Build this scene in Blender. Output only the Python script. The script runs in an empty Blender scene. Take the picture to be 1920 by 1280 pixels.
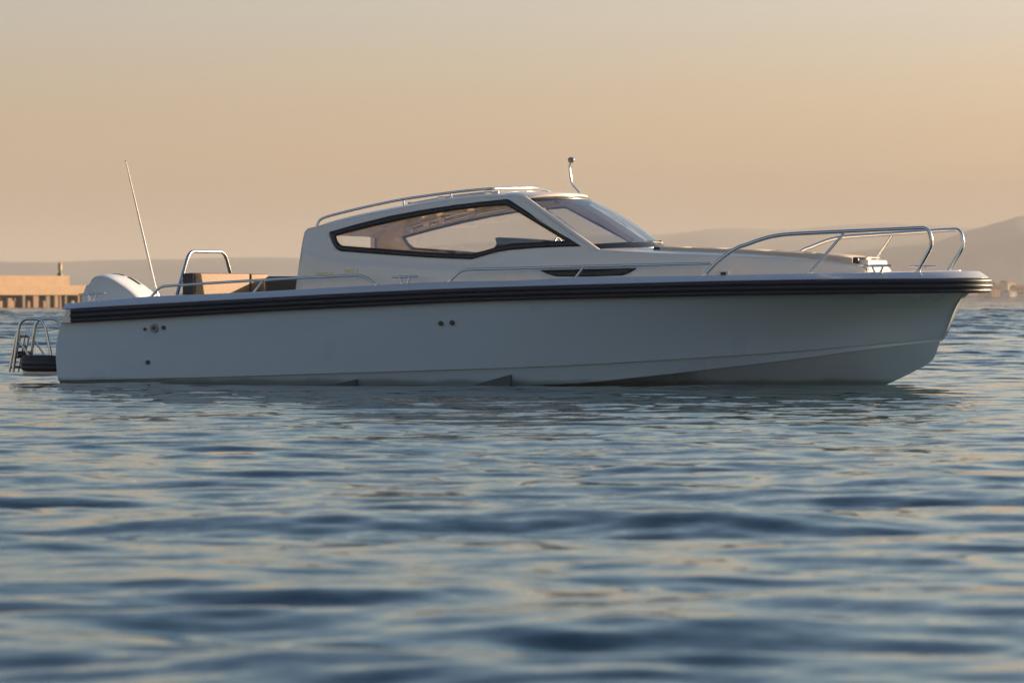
import bpy, bmesh, math, random
import numpy as np
from mathutils import Vector, Matrix, noise
from mathutils.geometry import delaunay_2d_cdt

random.seed(7)
rng = np.random.default_rng(11)
R = math.radians
scene = bpy.context.scene
COL = scene.collection

# ------------------------------------------------------------------ camera
LENS, FPX = 150.0, 8000.0            # focal length in mm and in pixels of the 1920 px photograph
CAM_H = 1.0
HORIZON = 557.0
PITCH = math.atan((640 - HORIZON) / FPX)
ROLL = R(0.15)
fwd = Vector((0, math.cos(PITCH), -math.sin(PITCH)))
up0 = Vector((0, math.sin(PITCH), math.cos(PITCH)))
right0 = Vector((1, 0, 0))
cr = right0 * math.cos(ROLL) - up0 * math.sin(ROLL)
cu = up0 * math.cos(ROLL) + right0 * math.sin(ROLL)
cam_d = bpy.data.cameras.new("camera")
cam = bpy.data.objects.new("camera", cam_d)
COL.objects.link(cam)
cam.matrix_world = Matrix(((cr.x, cu.x, -fwd.x, 0), (cr.y, cu.y, -fwd.y, 0), (cr.z, cu.z, -fwd.z, CAM_H), (0, 0, 0, 1)))
cam_d.lens, cam_d.sensor_width, cam_d.sensor_fit = LENS, 36.0, 'HORIZONTAL'
cam_d.clip_start, cam_d.clip_end = 0.1, 60000
cam_d.dof.use_dof = True
cam_d.dof.focus_distance = 48.6
cam_d.dof.aperture_fstop = 5.0
scene.camera = cam

# ------------------------------------------------------------------ sky and sun
SUN_AZ, SUN_EL = 31.0, 9.5           # azimuth from +X towards +Y, elevation
world = bpy.data.worlds.new("World")
scene.world = world
world.use_nodes = True
wn, wl = world.node_tree.nodes, world.node_tree.links
wn.clear()
w_out = wn.new('ShaderNodeOutputWorld')
w_bg = wn.new('ShaderNodeBackground')
w_sky = wn.new('ShaderNodeTexSky')
w_sky.sky_type = 'NISHITA'
w_sky.sun_disc = False
w_sky.sun_elevation = R(SUN_EL)
w_sky.sun_rotation = R(90 - SUN_AZ)
w_sky.altitude = 0
w_sky.air_density = 1.0
w_sky.dust_density = 4.0
w_sky.ozone_density = 2.0
w_bg.inputs['Strength'].default_value = 0.15
# dusty evening band close to the horizon, fading upwards
w_tc = wn.new('ShaderNodeTexCoord')
w_sep = wn.new('ShaderNodeSeparateXYZ')
w_ramp = wn.new('ShaderNodeValToRGB')
w_mul = wn.new('ShaderNodeMix')
w_mul.data_type, w_mul.blend_type = 'RGBA', 'MULTIPLY'
w_mul.inputs['Factor'].default_value = 1.0
wl.new(w_tc.outputs['Generated'], w_sep.inputs[0])
wl.new(w_sep.outputs['Z'], w_ramp.inputs['Fac'])
SKY_TINT = [(0.0, (.29, .235, .19)), (0.0134, (.48, .405, .345)), (0.032, (.95, .84, .86)), (0.062, (.70, .715, .92)), (0.11, (.58, .605, .645)), (0.2, (.41, .495, .55)), (0.38, (.32, .42, .50)), (0.7, (.25, .35, .47))]
el = w_ramp.color_ramp.elements
while len(el) < len(SKY_TINT):
    el.new(0.5)
for e, (p, c) in zip(el, SKY_TINT):
    e.position = p
    e.color = (*c, 1)
wl.new(w_sky.outputs['Color'], w_mul.inputs['A'])
wl.new(w_ramp.outputs['Color'], w_mul.inputs['B'])
# warm fill added to the sky away from the sun, lighting hull and cabin
w_dot = wn.new('ShaderNodeVectorMath')
w_dot.operation = 'DOT_PRODUCT'
w_dot.inputs[1].default_value = (math.cos(R(47)), math.sin(R(47)), 0)
w_mr = wn.new('ShaderNodeMapRange')
w_mr.interpolation_type = 'SMOOTHSTEP'
w_mr.inputs['From Min'].default_value, w_mr.inputs['From Max'].default_value = -.7, .6
w_az = wn.new('ShaderNodeMix')
w_az.data_type = 'RGBA'
w_az.inputs['A'].default_value = (1.18, 1.06, .97, 1)
w_az.inputs['B'].default_value = (1, 1, 1, 1)
wl.new(w_mr.outputs['Result'], w_az.inputs['Factor'])
w_mul2 = wn.new('ShaderNodeMix')
w_mul2.data_type, w_mul2.blend_type = 'RGBA', 'MULTIPLY'
w_mul2.inputs['Factor'].default_value = 1.0
wl.new(w_tc.outputs['Generated'], w_dot.inputs[0])
wl.new(w_dot.outputs['Value'], w_mr.inputs['Value'])
wl.new(w_mul.outputs['Result'], w_mul2.inputs['A'])
wl.new(w_az.outputs['Result'], w_mul2.inputs['B'])
wl.new(w_mul2.outputs['Result'], w_bg.inputs['Color'])
wl.new(w_bg.outputs[0], w_out.inputs['Surface'])

sun_d = bpy.data.lights.new("sun", 'SUN')
sun_d.energy = 4.5
sun_d.angle = R(0.5)
sun_d.color = (1.0, 0.72, 0.44)
sun = bpy.data.objects.new("sun", sun_d)
COL.objects.link(sun)
sdir = Vector((math.cos(R(SUN_EL)) * math.cos(R(SUN_AZ)), math.cos(R(SUN_EL)) * math.sin(R(SUN_AZ)), math.sin(R(SUN_EL))))
sun.rotation_euler = (-sdir).to_track_quat('-Z', 'Y').to_euler()
sun.location = sdir * 100

vs = scene.view_settings
vs.view_transform, vs.look, vs.gamma, vs.use_curve_mapping = 'Standard', 'None', 1.0, False
vs.exposure = 1.55
cy = scene.cycles
cy.use_denoising = True
cy.max_bounces, cy.transparent_max_bounces, cy.volume_bounces = 8, 24, 1

# ------------------------------------------------------------------ helpers: maths
def pchip(xs, ys):
    xs, ys = np.asarray(xs, float), np.asarray(ys, float)
    h, d = np.diff(xs), np.diff(ys) / np.diff(xs)
    m = np.zeros_like(ys)
    for i in range(1, len(xs) - 1):
        if d[i - 1] * d[i] > 0:
            w1, w2 = 2 * h[i] + h[i - 1], h[i] + 2 * h[i - 1]
            m[i] = (w1 + w2) / (w1 / d[i - 1] + w2 / d[i])
    m[0], m[-1] = d[0], d[-1]
    def f(x):
        if x <= xs[0]:
            return float(ys[0] + m[0] * (x - xs[0]))
        if x >= xs[-1]:
            return float(ys[-1] + m[-1] * (x - xs[-1]))
        i = int(np.searchsorted(xs, x) - 1)
        i = max(0, min(i, len(h) - 1))
        t = (x - xs[i]) / h[i]
        return float((1 + 2 * t) * (1 - t) ** 2 * ys[i] + t * (1 - t) ** 2 * h[i] * m[i] + t * t * (3 - 2 * t) * ys[i + 1] + t * t * (t - 1) * h[i] * m[i + 1])
    return f

def lerp(a, b, t):
    return a + (b - a) * t

def sstep(a, b, x):
    t = max(0.0, min(1.0, (x - a) / (b - a)))
    return t * t * (3 - 2 * t)

# boat frame: x forward, y to port, z up from the water
YAW = R(22.0)
BOAT = Vector((-4.92, 52.0, 0.0))
cY, sY = math.cos(YAW), math.sin(YAW)
def to_boat(v):                       # world direction -> boat direction
    return Vector((v.x * cY - v.y * sY, v.x * sY + v.y * cY, v.z))
def ray(u, v):
    return fwd + cr * ((u - 960) / FPX) - cu * ((v - 640) / FPX)
def P(u, v, y):                       # the point of the boat's plane y = const that the photograph shows at (u, v)
    o = to_boat(Vector((0, 0, CAM_H)) - BOAT)
    d = to_boat(ray(u, v))
    t = (y - o.y) / d.y
    p = o + d * t
    return Vector((p.x, y, p.z))
def W(u, v, depth):                   # world point at a given distance along +Y
    d = ray(u, v)
    return Vector((0, 0, CAM_H)) + d * (depth / d.y)
def U(p):                             # photograph column of a boat point
    w = BOAT + Vector((p.x * cY + p.y * sY, -p.x * sY + p.y * cY, p.z)) - Vector((0, 0, CAM_H))
    return 960 + FPX * w.dot(cr) / w.dot(fwd)

def fillet(pts, r, n=6, closed=False):
    pts = [Vector(p) for p in pts]
    out = []
    N = len(pts)
    for i, p in enumerate(pts):
        if not closed and i in (0, N - 1):
            out.append(p.copy())
            continue
        a, b = pts[(i - 1) % N], pts[(i + 1) % N]
        da, db = a - p, b - p
        rr = r[i] if isinstance(r, (list, tuple)) else r
        k = min(rr, da.length * .45, db.length * .45)
        if k < 1e-4 or da.normalized().dot(db.normalized()) < -0.9995:
            out.append(p.copy())
            continue
        s, e = p + da.normalized() * k, p + db.normalized() * k
        for j in range(n + 1):
            t = j / n
            out.append(s * (1 - t) ** 2 + p * 2 * t * (1 - t) + e * t * t)
    return out

def curve_through(pts, n=8):
    pts = [Vector(p) for p in pts]
    q = [pts[0] * 2 - pts[1]] + pts + [pts[-1] * 2 - pts[-2]]
    out = []
    for i in range(1, len(q) - 2):
        a, b, c, d = q[i - 1], q[i], q[i + 1], q[i + 2]
        for j in range(n):
            t = j / n
            out.append(0.5 * ((2 * b) + (c - a) * t + (2 * a - 5 * b + 4 * c - d) * t * t + (3 * b - a - 3 * c + d) * t ** 3))
    out.append(pts[-1])
    return out

# ------------------------------------------------------------------ helpers: objects
def tag(o, label=None, cat=None, group=None, kind=None):
    for k, v in (('label', label), ('category', cat), ('group', group), ('kind', kind)):
        if v:
            o[k] = v
    return o

def sharpen(bm, ang=38):
    bm.normal_update()
    for f in bm.faces:
        f.smooth = True
    for e in bm.edges:
        if len(e.link_faces) == 2 and e.calc_face_angle(0) > R(ang):
            e.smooth = False

def build(name, bm, mats, parent=None, ang=38, recalc=False):
    if recalc:
        bmesh.ops.recalc_face_normals(bm, faces=bm.faces[:])
    sharpen(bm, ang)
    me = bpy.data.meshes.new(name)
    bm.to_mesh(me)
    bm.free()
    for m in (mats if isinstance(mats, (list, tuple)) else [mats]):
        me.materials.append(m)
    o = bpy.data.objects.new(name, me)
    COL.objects.link(o)
    if parent is not None:
        o.parent = parent
    return o

def solidify(o, t, offset=-1.0):
    m = o.modifiers.new("thickness", 'SOLIDIFY')
    m.thickness, m.offset = t, offset
    m.use_even_offset = True
    return o

def bevel(o, w, seg=3, ang=40):
    m = o.modifiers.new("bevel", 'BEVEL')
    m.width, m.segments, m.limit_method, m.angle_limit = w, seg, 'ANGLE', R(ang)
    m.harden_normals = False
    return o

def empty(name, parent=None, loc=(0, 0, 0), rz=0.0):
    o = bpy.data.objects.new(name, None)
    o.empty_display_size = 0.3
    COL.objects.link(o)
    o.location = loc
    o.rotation_euler = (0, 0, rz)
    if parent is not None:
        o.parent = parent
    return o

def add_tube(bm, path, r, n=12, cap=True):
    path = [Vector(p) for p in path]
    rr = r if isinstance(r, (list, tuple)) else [r] * len(path)
    t0 = (path[1] - path[0]).normalized()
    ref = Vector((0, 0, 1)) if abs(t0.z) < .9 else Vector((1, 0, 0))
    nrm = (ref - t0 * ref.dot(t0)).normalized()
    rings = []
    for i, p in enumerate(path):
        if i == 0:
            t = t0
        elif i == len(path) - 1:
            t = (path[i] - path[i - 1]).normalized()
        else:
            t = ((path[i + 1] - p).normalized() + (p - path[i - 1]).normalized()).normalized()
        nrm = (nrm - t * nrm.dot(t)).normalized()
        b = t.cross(nrm)
        rings.append([bm.verts.new(p + (nrm * math.cos(2 * math.pi * k / n) + b * math.sin(2 * math.pi * k / n)) * rr[i]) for k in range(n)])
    for a, b in zip(rings, rings[1:]):
        for k in range(n):
            bm.faces.new((a[k], a[(k + 1) % n], b[(k + 1) % n], b[k]))
    if cap:
        bm.faces.new(list(reversed(rings[0])))
        bm.faces.new(rings[-1])

def add_box(bm, x0, x1, y0, y1, z0, z1, M=None):
    vs_ = [bm.verts.new((x, y, z)) for z in (z0, z1) for y in (y0, y1) for x in (x0, x1)]
    for q in ((0, 2, 3, 1), (4, 5, 7, 6), (0, 1, 5, 4), (2, 6, 7, 3), (0, 4, 6, 2), (1, 3, 7, 5)):
        bm.faces.new([vs_[i] for i in q])
    if M is not None:
        for v in vs_:
            v.co = M @ v.co
    return vs_

def grid_faces(bm, rows, closed=False):
    V = [[bm.verts.new(p) for p in row] for row in rows]
    for a, b in zip(V, V[1:]):
        n = len(a)
        for k in range(n if closed else n - 1):
            q = (a[k], a[(k + 1) % n], b[(k + 1) % n], b[k])
            try:
                bm.faces.new(q)
            except ValueError:
                pass
    return V

def mirror(pts):
    return [Vector((p.x, -p.y, p.z)) for p in pts]

def tube_obj(name, path, r, mat, parent, n=12):
    bm = bmesh.new()
    add_tube(bm, path, r, n)
    return build(name, bm, mat, parent, ang=50)

# ------------------------------------------------------------------ materials
def mat(name, color, rough=0.5, metal=0.0, coat=0.0, var=0.0, scale=3.0, bump=0.0, bscale=40.0, ior=1.5, rvar=0.0):
    m = bpy.data.materials.new(name)
    m.use_nodes = True
    nt = m.node_tree
    b = nt.nodes['Principled BSDF']
    b.inputs['Base Color'].default_value = (*color, 1)
    b.inputs['Roughness'].default_value = rough
    b.inputs['Metallic'].default_value = metal
    b.inputs['IOR'].default_value = ior
    b.inputs['Coat Weight'].default_value = coat
    b.inputs['Coat Roughness'].default_value = 0.06
    tc = nt.nodes.new('ShaderNodeTexCoord')
    if var or rvar:
        nz = nt.nodes.new('ShaderNodeTexNoise')
        nz.inputs['Scale'].default_value = scale
        nz.inputs['Detail'].default_value = 6
        nt.links.new(tc.outputs['Object'], nz.inputs['Vector'])
    if var:
        mx = nt.nodes.new('ShaderNodeMix')
        mx.data_type = 'RGBA'
        mx.inputs['A'].default_value = (*[c * (1 - var) for c in color], 1)
        mx.inputs['B'].default_value = (*[min(1, c * (1 + var)) for c in color], 1)
        nt.links.new(nz.outputs['Fac'], mx.inputs['Factor'])
        nt.links.new(mx.outputs['Result'], b.inputs['Base Color'])
    if rvar:
        mr = nt.nodes.new('ShaderNodeMapRange')
        mr.inputs['From Min'].default_value, mr.inputs['From Max'].default_value = 0.3, 0.7
        mr.inputs['To Min'].default_value, mr.inputs['To Max'].default_value = max(0, rough - rvar), rough + rvar
        nt.links.new(nz.outputs['Fac'], mr.inputs['Value'])
        nt.links.new(mr.outputs['Result'], b.inputs['Roughness'])
    if bump:
        bz = nt.nodes.new('ShaderNodeTexNoise')
        bz.inputs['Scale'].default_value = bscale
        bz.inputs['Detail'].default_value = 4
        bp = nt.nodes.new('ShaderNodeBump')
        bp.inputs['Strength'].default_value = bump
        bp.inputs['Distance'].default_value = 0.01
        nt.links.new(tc.outputs['Object'], bz.inputs['Vector'])
        nt.links.new(bz.outputs['Fac'], bp.inputs['Height'])
        nt.links.new(bp.outputs['Normal'], b.inputs['Normal'])
    return m

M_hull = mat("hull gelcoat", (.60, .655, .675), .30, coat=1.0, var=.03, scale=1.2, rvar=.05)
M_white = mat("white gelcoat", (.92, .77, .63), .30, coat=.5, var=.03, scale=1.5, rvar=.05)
M_gunw = mat("gunwale gelcoat", (.54, .53, .53), .32, coat=.5, var=.03, scale=1.5, rvar=.05)
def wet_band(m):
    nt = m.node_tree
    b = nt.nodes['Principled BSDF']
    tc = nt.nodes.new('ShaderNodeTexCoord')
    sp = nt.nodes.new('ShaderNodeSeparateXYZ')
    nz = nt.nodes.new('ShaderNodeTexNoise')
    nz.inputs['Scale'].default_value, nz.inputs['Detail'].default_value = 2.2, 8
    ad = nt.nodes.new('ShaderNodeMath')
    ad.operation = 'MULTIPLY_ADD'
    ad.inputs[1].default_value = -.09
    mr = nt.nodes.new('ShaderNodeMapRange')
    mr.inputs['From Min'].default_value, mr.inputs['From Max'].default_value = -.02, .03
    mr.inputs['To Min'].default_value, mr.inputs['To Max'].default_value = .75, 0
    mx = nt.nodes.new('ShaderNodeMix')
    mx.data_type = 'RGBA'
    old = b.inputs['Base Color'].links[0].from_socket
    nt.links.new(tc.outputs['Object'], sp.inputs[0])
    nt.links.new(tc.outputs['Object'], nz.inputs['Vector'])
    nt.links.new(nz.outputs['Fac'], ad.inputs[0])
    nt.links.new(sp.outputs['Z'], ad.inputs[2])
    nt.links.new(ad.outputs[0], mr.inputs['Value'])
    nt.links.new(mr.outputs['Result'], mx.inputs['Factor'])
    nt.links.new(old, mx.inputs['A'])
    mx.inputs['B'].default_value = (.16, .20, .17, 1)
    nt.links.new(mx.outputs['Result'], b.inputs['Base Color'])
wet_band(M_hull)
M_flange = mat("grey fitting metal", (.20, .20, .20), .4, metal=.6)
M_cowl = mat("white engine cowl", (.88, .86, .83), .25, coat=.6, var=.02, scale=2)
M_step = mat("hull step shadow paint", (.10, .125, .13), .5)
M_liner = mat("cabin headliner", (.62, .57, .52), .7, var=.04, scale=4)
M_deck = mat("nonskid deck", (.80, .76, .70), .6, var=.05, scale=8, bump=.3, bscale=160)
M_rub = mat("black fender rubber", (.006, .011, .024), .45, var=.2, scale=5, rvar=.08)
M_blk = mat("black frame", (.010, .011, .014), .25, rvar=.05)
M_steel = mat("polished stainless", (.62, .61, .59), .12, metal=1.0, rvar=.05, scale=12)
M_dark = mat("dark plastic", (.018, .018, .018), .45, rvar=.1)
M_tan = mat("tan upholstery", (.17, .078, .036), .65, var=.08, scale=14, bump=.25, bscale=90)
M_pad = mat("sun pad fabric", (.62, .50, .38), .75, var=.08, scale=14, bump=.25, bscale=90)
M_brown = mat("dark brown upholstery", (.045, .032, .026), .55, var=.15, scale=12, bump=.2, bscale=90)
M_gold = mat("gilt lettering", (.62, .46, .20), .3, metal=.9)
M_anten = mat("white antenna paint", (.75, .72, .66), .4)
M_redlamp = mat("lamp lens", (.25, .22, .20), .15, coat=.5)

def glass(name, tint=(.95, .95, .94), gl_rough=0.02):
    m = bpy.data.materials.new(name)
    m.use_nodes = True
    nt = m.node_tree
    nt.nodes.clear()
    o = nt.nodes.new('ShaderNodeOutputMaterial')
    mix = nt.nodes.new('ShaderNodeMixShader')
    tr = nt.nodes.new('ShaderNodeBsdfTransparent')
    gl = nt.nodes.new('ShaderNodeBsdfGlossy')
    fr = nt.nodes.new('ShaderNodeFresnel')
    geo = nt.nodes.new('ShaderNodeNewGeometry')
    ior = nt.nodes.new('ShaderNodeMapRange')       # thin pane: the same reflection from either face
    ior.inputs['To Min'].default_value, ior.inputs['To Max'].default_value = 1.8, 1 / 1.8
    nt.links.new(geo.outputs['Backfacing'], ior.inputs['Value'])
    nt.links.new(ior.outputs['Result'], fr.inputs['IOR'])
    tr.inputs['Color'].default_value = (*tint, 1)
    gl.inputs['Roughness'].default_value = gl_rough
    nt.links.new(fr.outputs[0], mix.inputs[0])
    nt.links.new(tr.outputs[0], mix.inputs[1])
    nt.links.new(gl.outputs[0], mix.inputs[2])
    nt.links.new(mix.outputs[0], o.inputs['Surface'])
    return m
M_glass = glass("window glass")
M_wglass = glass("windscreen glass", (.90, .92, .93))

# ------------------------------------------------------------------ water
def water_material():
    m = bpy.data.materials.new("sea water")
    m.use_nodes = True
    nt = m.node_tree
    b = nt.nodes['Principled BSDF']
    b.inputs['Base Color'].default_value = (.006, .036, .044, 1)
    b.inputs['Roughness'].default_value = 0.05
    b.inputs['IOR'].default_value = 1.333
    geo = nt.nodes.new('ShaderNodeNewGeometry')
    acc = geo.outputs['Normal']
    sep = nt.nodes.new('ShaderNodeSeparateXYZ')        # the breeze ruffles the open water beyond the lee of the boat
    ruf = nt.nodes.new('ShaderNodeMapRange')
    ruf.interpolation_type = 'SMOOTHSTEP'
    ruf.inputs['From Min'].default_value, ruf.inputs['From Max'].default_value = 45, 650
    ruf.inputs['To Min'].default_value, ruf.inputs['To Max'].default_value = 1.0, 9.0
    nt.links.new(geo.outputs['Position'], sep.inputs[0])
    nt.links.new(sep.outputs['Y'], ruf.inputs['Value'])
    nea = nt.nodes.new('ShaderNodeMapRange')           # glassier water in the calm foreground
    nea.interpolation_type = 'SMOOTHSTEP'
    nea.inputs['From Min'].default_value, nea.inputs['From Max'].default_value = 48, 64
    nea.inputs['To Min'].default_value, nea.inputs['To Max'].default_value = .62, 1.0
    nt.links.new(sep.outputs['Y'], nea.inputs['Value'])
    both = nt.nodes.new('ShaderNodeMath')
    both.operation = 'MULTIPLY'
    nt.links.new(nea.outputs['Result'], both.inputs[0])
    nt.links.new(ruf.outputs['Result'], both.inputs[1])
    for sc, stretch, amp in ((2.2, .30, .30), (6.0, .42, .38), (22.0, .5, .20)):
        mp = nt.nodes.new('ShaderNodeMapping')
        mp.inputs['Scale'].default_value = (sc * stretch, sc, sc)
        mp.inputs['Rotation'].default_value = (0, 0, .12 * sc)
        nz = nt.nodes.new('ShaderNodeTexNoise')
        nz.inputs['Scale'].default_value = 1.0
        nz.inputs['Detail'].default_value = 2.0
        sub = nt.nodes.new('ShaderNodeVectorMath')
        sub.operation = 'SUBTRACT'
        sub.inputs[1].default_value = (.5, .5, .5)
        mul = nt.nodes.new('ShaderNodeVectorMath')
        mul.operation = 'MULTIPLY'
        mul.inputs[1].default_value = (amp * .6, amp, 0)
        add = nt.nodes.new('ShaderNodeVectorMath')
        add.operation = 'ADD'
        nt.links.new(geo.outputs['Position'], mp.inputs['Vector'])
        nt.links.new(mp.outputs[0], nz.inputs['Vector'])
        nt.links.new(nz.outputs['Color'], sub.inputs[0])
        nt.links.new(sub.outputs[0], mul.inputs[0])
        amp_ = nt.nodes.new('ShaderNodeVectorMath')
        amp_.operation = 'SCALE'
        nt.links.new(mul.outputs[0], amp_.inputs[0])
        nt.links.new(both.outputs[0], amp_.inputs['Scale'])
        nt.links.new(amp_.outputs[0], add.inputs[0])
        nt.links.new(acc, add.inputs[1])
        acc = add.outputs[0]
    nrm = nt.nodes.new('ShaderNodeVectorMath')
    nrm.operation = 'NORMALIZE'
    nt.links.new(acc, nrm.inputs[0])
    nt.links.new(nrm.outputs[0], b.inputs['Normal'])
    return m

def make_water():
    rs = list(np.linspace(.5, 6, 24, endpoint=False)) + list(np.arange(6, 32, .05)) + list(np.arange(32, 58, .055)) + list(np.arange(58, 75, .09)) + list(np.arange(75, 300, .3)) + list(np.arange(300, 700, .8))
    r = rs[-1]
    while r < 30000:
        r *= 1.05
        rs.append(r)
    rs = np.array(rs)
    a_in = np.linspace(-R(10), R(10), 480)
    a_out = R(10) + (R(180) - R(10)) * (np.linspace(0, 1, 50)[1:]) ** 2
    ang = np.concatenate([-a_out[::-1][1:], a_in, a_out])       # open ring; the seam lies behind the camera
    RR, AA = np.meshgrid(rs, ang, indexing='ij')
    X, Y = RR * np.sin(AA), RR * np.cos(AA)
    dr = np.gradient(rs)[:, None]
    X, Y, AA = X.astype(np.float32), Y.astype(np.float32), AA.astype(np.float32)
    dr = dr.astype(np.float32)
    Z = np.zeros_like(X)
    gust = 1 + 3.0 * np.clip((Y - 56) / 60, 0, 1)           # open water beyond the boat's lee
    lee = np.clip((Y - 20) / 18, 0, 1) * np.clip((58 - Y) / 8, 0, 1)
    gust = gust * (1 - .42 * lee)                              # calmer in the lee of the hull
    side = np.clip((25 - (np.abs(AA) * 180 / math.pi)) / 12, 0, 1)
    NW = 120
    lam = np.exp(rng.uniform(math.log(.22), math.log(3.4), NW))
    th = rng.normal(R(92), R(26), NW)          # travelling mostly towards / away from the camera
    ph = rng.uniform(0, 2 * math.pi, NW)
    for l, t, p in zip(lam, th, ph):
        k = 2 * math.pi / l
        slope = .0125 * (1.0 if l < 2 else .75)
        amp = slope / k
        fade = np.clip((l / (dr * 2.6) - 1) / 1.0, 0, 1)
        Z += (np.float32(amp) * fade * np.sin(np.float32(k) * (X * np.float32(math.cos(t)) + Y * np.float32(math.sin(t))) + np.float32(p))).astype(np.float32)
    Z *= gust * side
    co = np.stack([X, Y, Z], -1).reshape(-1, 3)
    nr, na = X.shape
    idx = np.arange(nr * na).reshape(nr, na)
    q = np.stack([idx[:-1, :-1], idx[:-1, 1:], idx[1:, 1:], idx[1:, :-1]], -1).reshape(-1, 4)
    q = q[:, ::-1]
    me = bpy.data.meshes.new("water")
    me.vertices.add(len(co))
    me.vertices.foreach_set("co", co.astype(np.float32).ravel())
    me.loops.add(q.size)
    me.loops.foreach_set("vertex_index", q.astype(np.int32).ravel())
    me.polygons.add(len(q))
    me.polygons.foreach_set("loop_start", (np.arange(len(q)) * 4).astype(np.int32))
    me.polygons.foreach_set("use_smooth", np.ones(len(q), bool))
    me.update(calc_edges=True)
    me.validate()
    me.materials.append(water_material())
    o = bpy.data.objects.new("water", me)
    COL.objects.link(o)
    tag(o, "rippled blue grey sea water with long soft waves", "water", kind="structure")
make_water()

# ------------------------------------------------------------------ hills
M_hill = mat("wooded hillside", (.20, .205, .205), .95, var=.5, scale=.004)
def make_hill(name, label, r0, r1, prof, base_r, seed):
    f = pchip([(u - 960) / FPX for u, v in prof], [v for u, v in prof])
    az = np.linspace(prof[0][0] - 960, prof[-1][0] - 960, 260) / FPX
    bm = bmesh.new()
    rows = []
    for j in range(22):
        t = j / 21
        r = lerp(r0, r1, t)
        shape = math.sin(math.pi * .5 * min(1, t / .7)) if t < .7 else math.cos(math.pi * .5 * (t - .7) / .3)
        row = []
        for a in az:
            px = HORIZON - a * FPX * math.tan(ROLL) - f(a)
            hpk = max(0.5, px / FPX * lerp(r0, r1, .7))
            n = noise.fractal(Vector((a * 40 + seed, t * 3, seed)), 1.0, 2.1, 5)
            q = .74 + .26 * sstep(-.06, .03, a) if base_r else 1.0     # the ridge lies nearer towards the left
            row.append(Vector((a * r * q, r * q, hpk * q * shape * (1 + .10 * n * (1 - .5 * t)) - (2 if j in (0, 21) else 0))))
        rows.append(row)
    grid_faces(bm, rows)
    o = build(name, bm, M_hill, None, ang=180, recalc=False)
    for p in o.data.polygons[:1]:
        if p.normal.z < 0:
            o.data.flip_normals()
    tag(o, label, "hills", kind="structure")
make_hill("hills", "long low hazy ridge along the horizon", 4200, 5900,
          [(-6000, 556), (-4400, 530), (-2600, 500), (-1200, 496), (-400, 490), (0, 489), (180, 487), (400, 485), (560, 482), (700, 472), (880, 455), (1050, 447), (1230, 438), (1340, 430), (1450, 431), (1560, 424), (1660, 421), (1740, 424), (1830, 428), (2000, 425), (2600, 430), (3600, 470), (4600, 500)], 1, 3.1)
make_hill("headland", "nearer hazy hill rising at the right edge of the sea", 3900, 5100,
          [(1560, 553), (1640, 520), (1720, 470), (1775, 444), (1820, 428), (1880, 415), (1925, 405), (2050, 392), (2400, 400), (3000, 460), (3600, 548)], 0, 8.7)

# ------------------------------------------------------------------ hull lines
BM, S0, PP, QQ = 1.62, .45, 2.7, 2.0
def beam(s):
    s = max(0.0, min(1.0, s))
    if s < S0:
        return BM - .10 * (1 - s / S0) ** 2
    return BM * max(0.0, 1 - ((s - S0) / (1 - S0)) ** PP) ** (1 / QQ)
# length so that the rubbing rail ends where the photograph shows the bow
lo, hi = 10.0, 12.5
for _ in range(40):
    L = (lo + hi) / 2
    m_u = max(U(Vector((L * s, -beam(s) - .05, 1.2))) for s in np.linspace(.93, 1, 120))
    lo, hi = (lo, L) if m_u > 1846 else (L, hi)

def xz_line(px, yfun, xlo=-9, xhi=99):
    """(x, z) along a pixel polyline lying on the surface y = -yfun(x)"""
    out = []
    for u, v in px:
        a, b = -1.5, L
        for _ in range(50):
            x = (a + b) / 2
            p = P(u, v, -yfun(x))
            if p.x > x:
                a = x
            else:
                b = x
        out.append((x, P(u, v, -yfun(x)).z))
    return out

bfun = lambda x: beam(x / L)
rb = xz_line([(115, 606), (139, 605), (480, 585), (705, 574), (900, 565), (1140, 559), (1380, 554), (1642, 551), (1760, 550)], bfun)
rt = xz_line([(118, 580), (135, 579), (480, 560), (705, 548), (900, 540), (1140, 533), (1380, 527), (1582, 524), (1760, 523)], bfun)
gt = xz_line([(124, 569), (262, 557), (480, 547), (705, 534.5), (842, 528), (960, 526), (1075, 521), (1325, 516.5), (1521, 512.5), (1718, 510)], lambda x: max(.2, bfun(x) - .11))
def zfun(tab):
    f = pchip([a for a, b in tab], [b for a, b in tab])
    xe, ze = tab[-1]
    return lambda x: f(x) if x <= xe else ze + (x - xe) * .02
z_rb, z_rt, z_gt = zfun(rb), zfun(rt), zfun(gt)

boat = empty("motor_boat", None, BOAT, -YAW)
tag(boat, "white day cruiser motor boat with glazed cabin and black rubbing rail floating on the sea", "motor boat")

def s_samples(n):
    return [math.sin(math.pi / 2 * (i / (n - 1))) ** 1.0 for i in range(n)]
SS = sorted(set([round(float(x), 6) for x in np.concatenate([np.linspace(0, .8, 70), np.sin(np.linspace(math.asin(.8), math.pi / 2, 60))])]))

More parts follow.
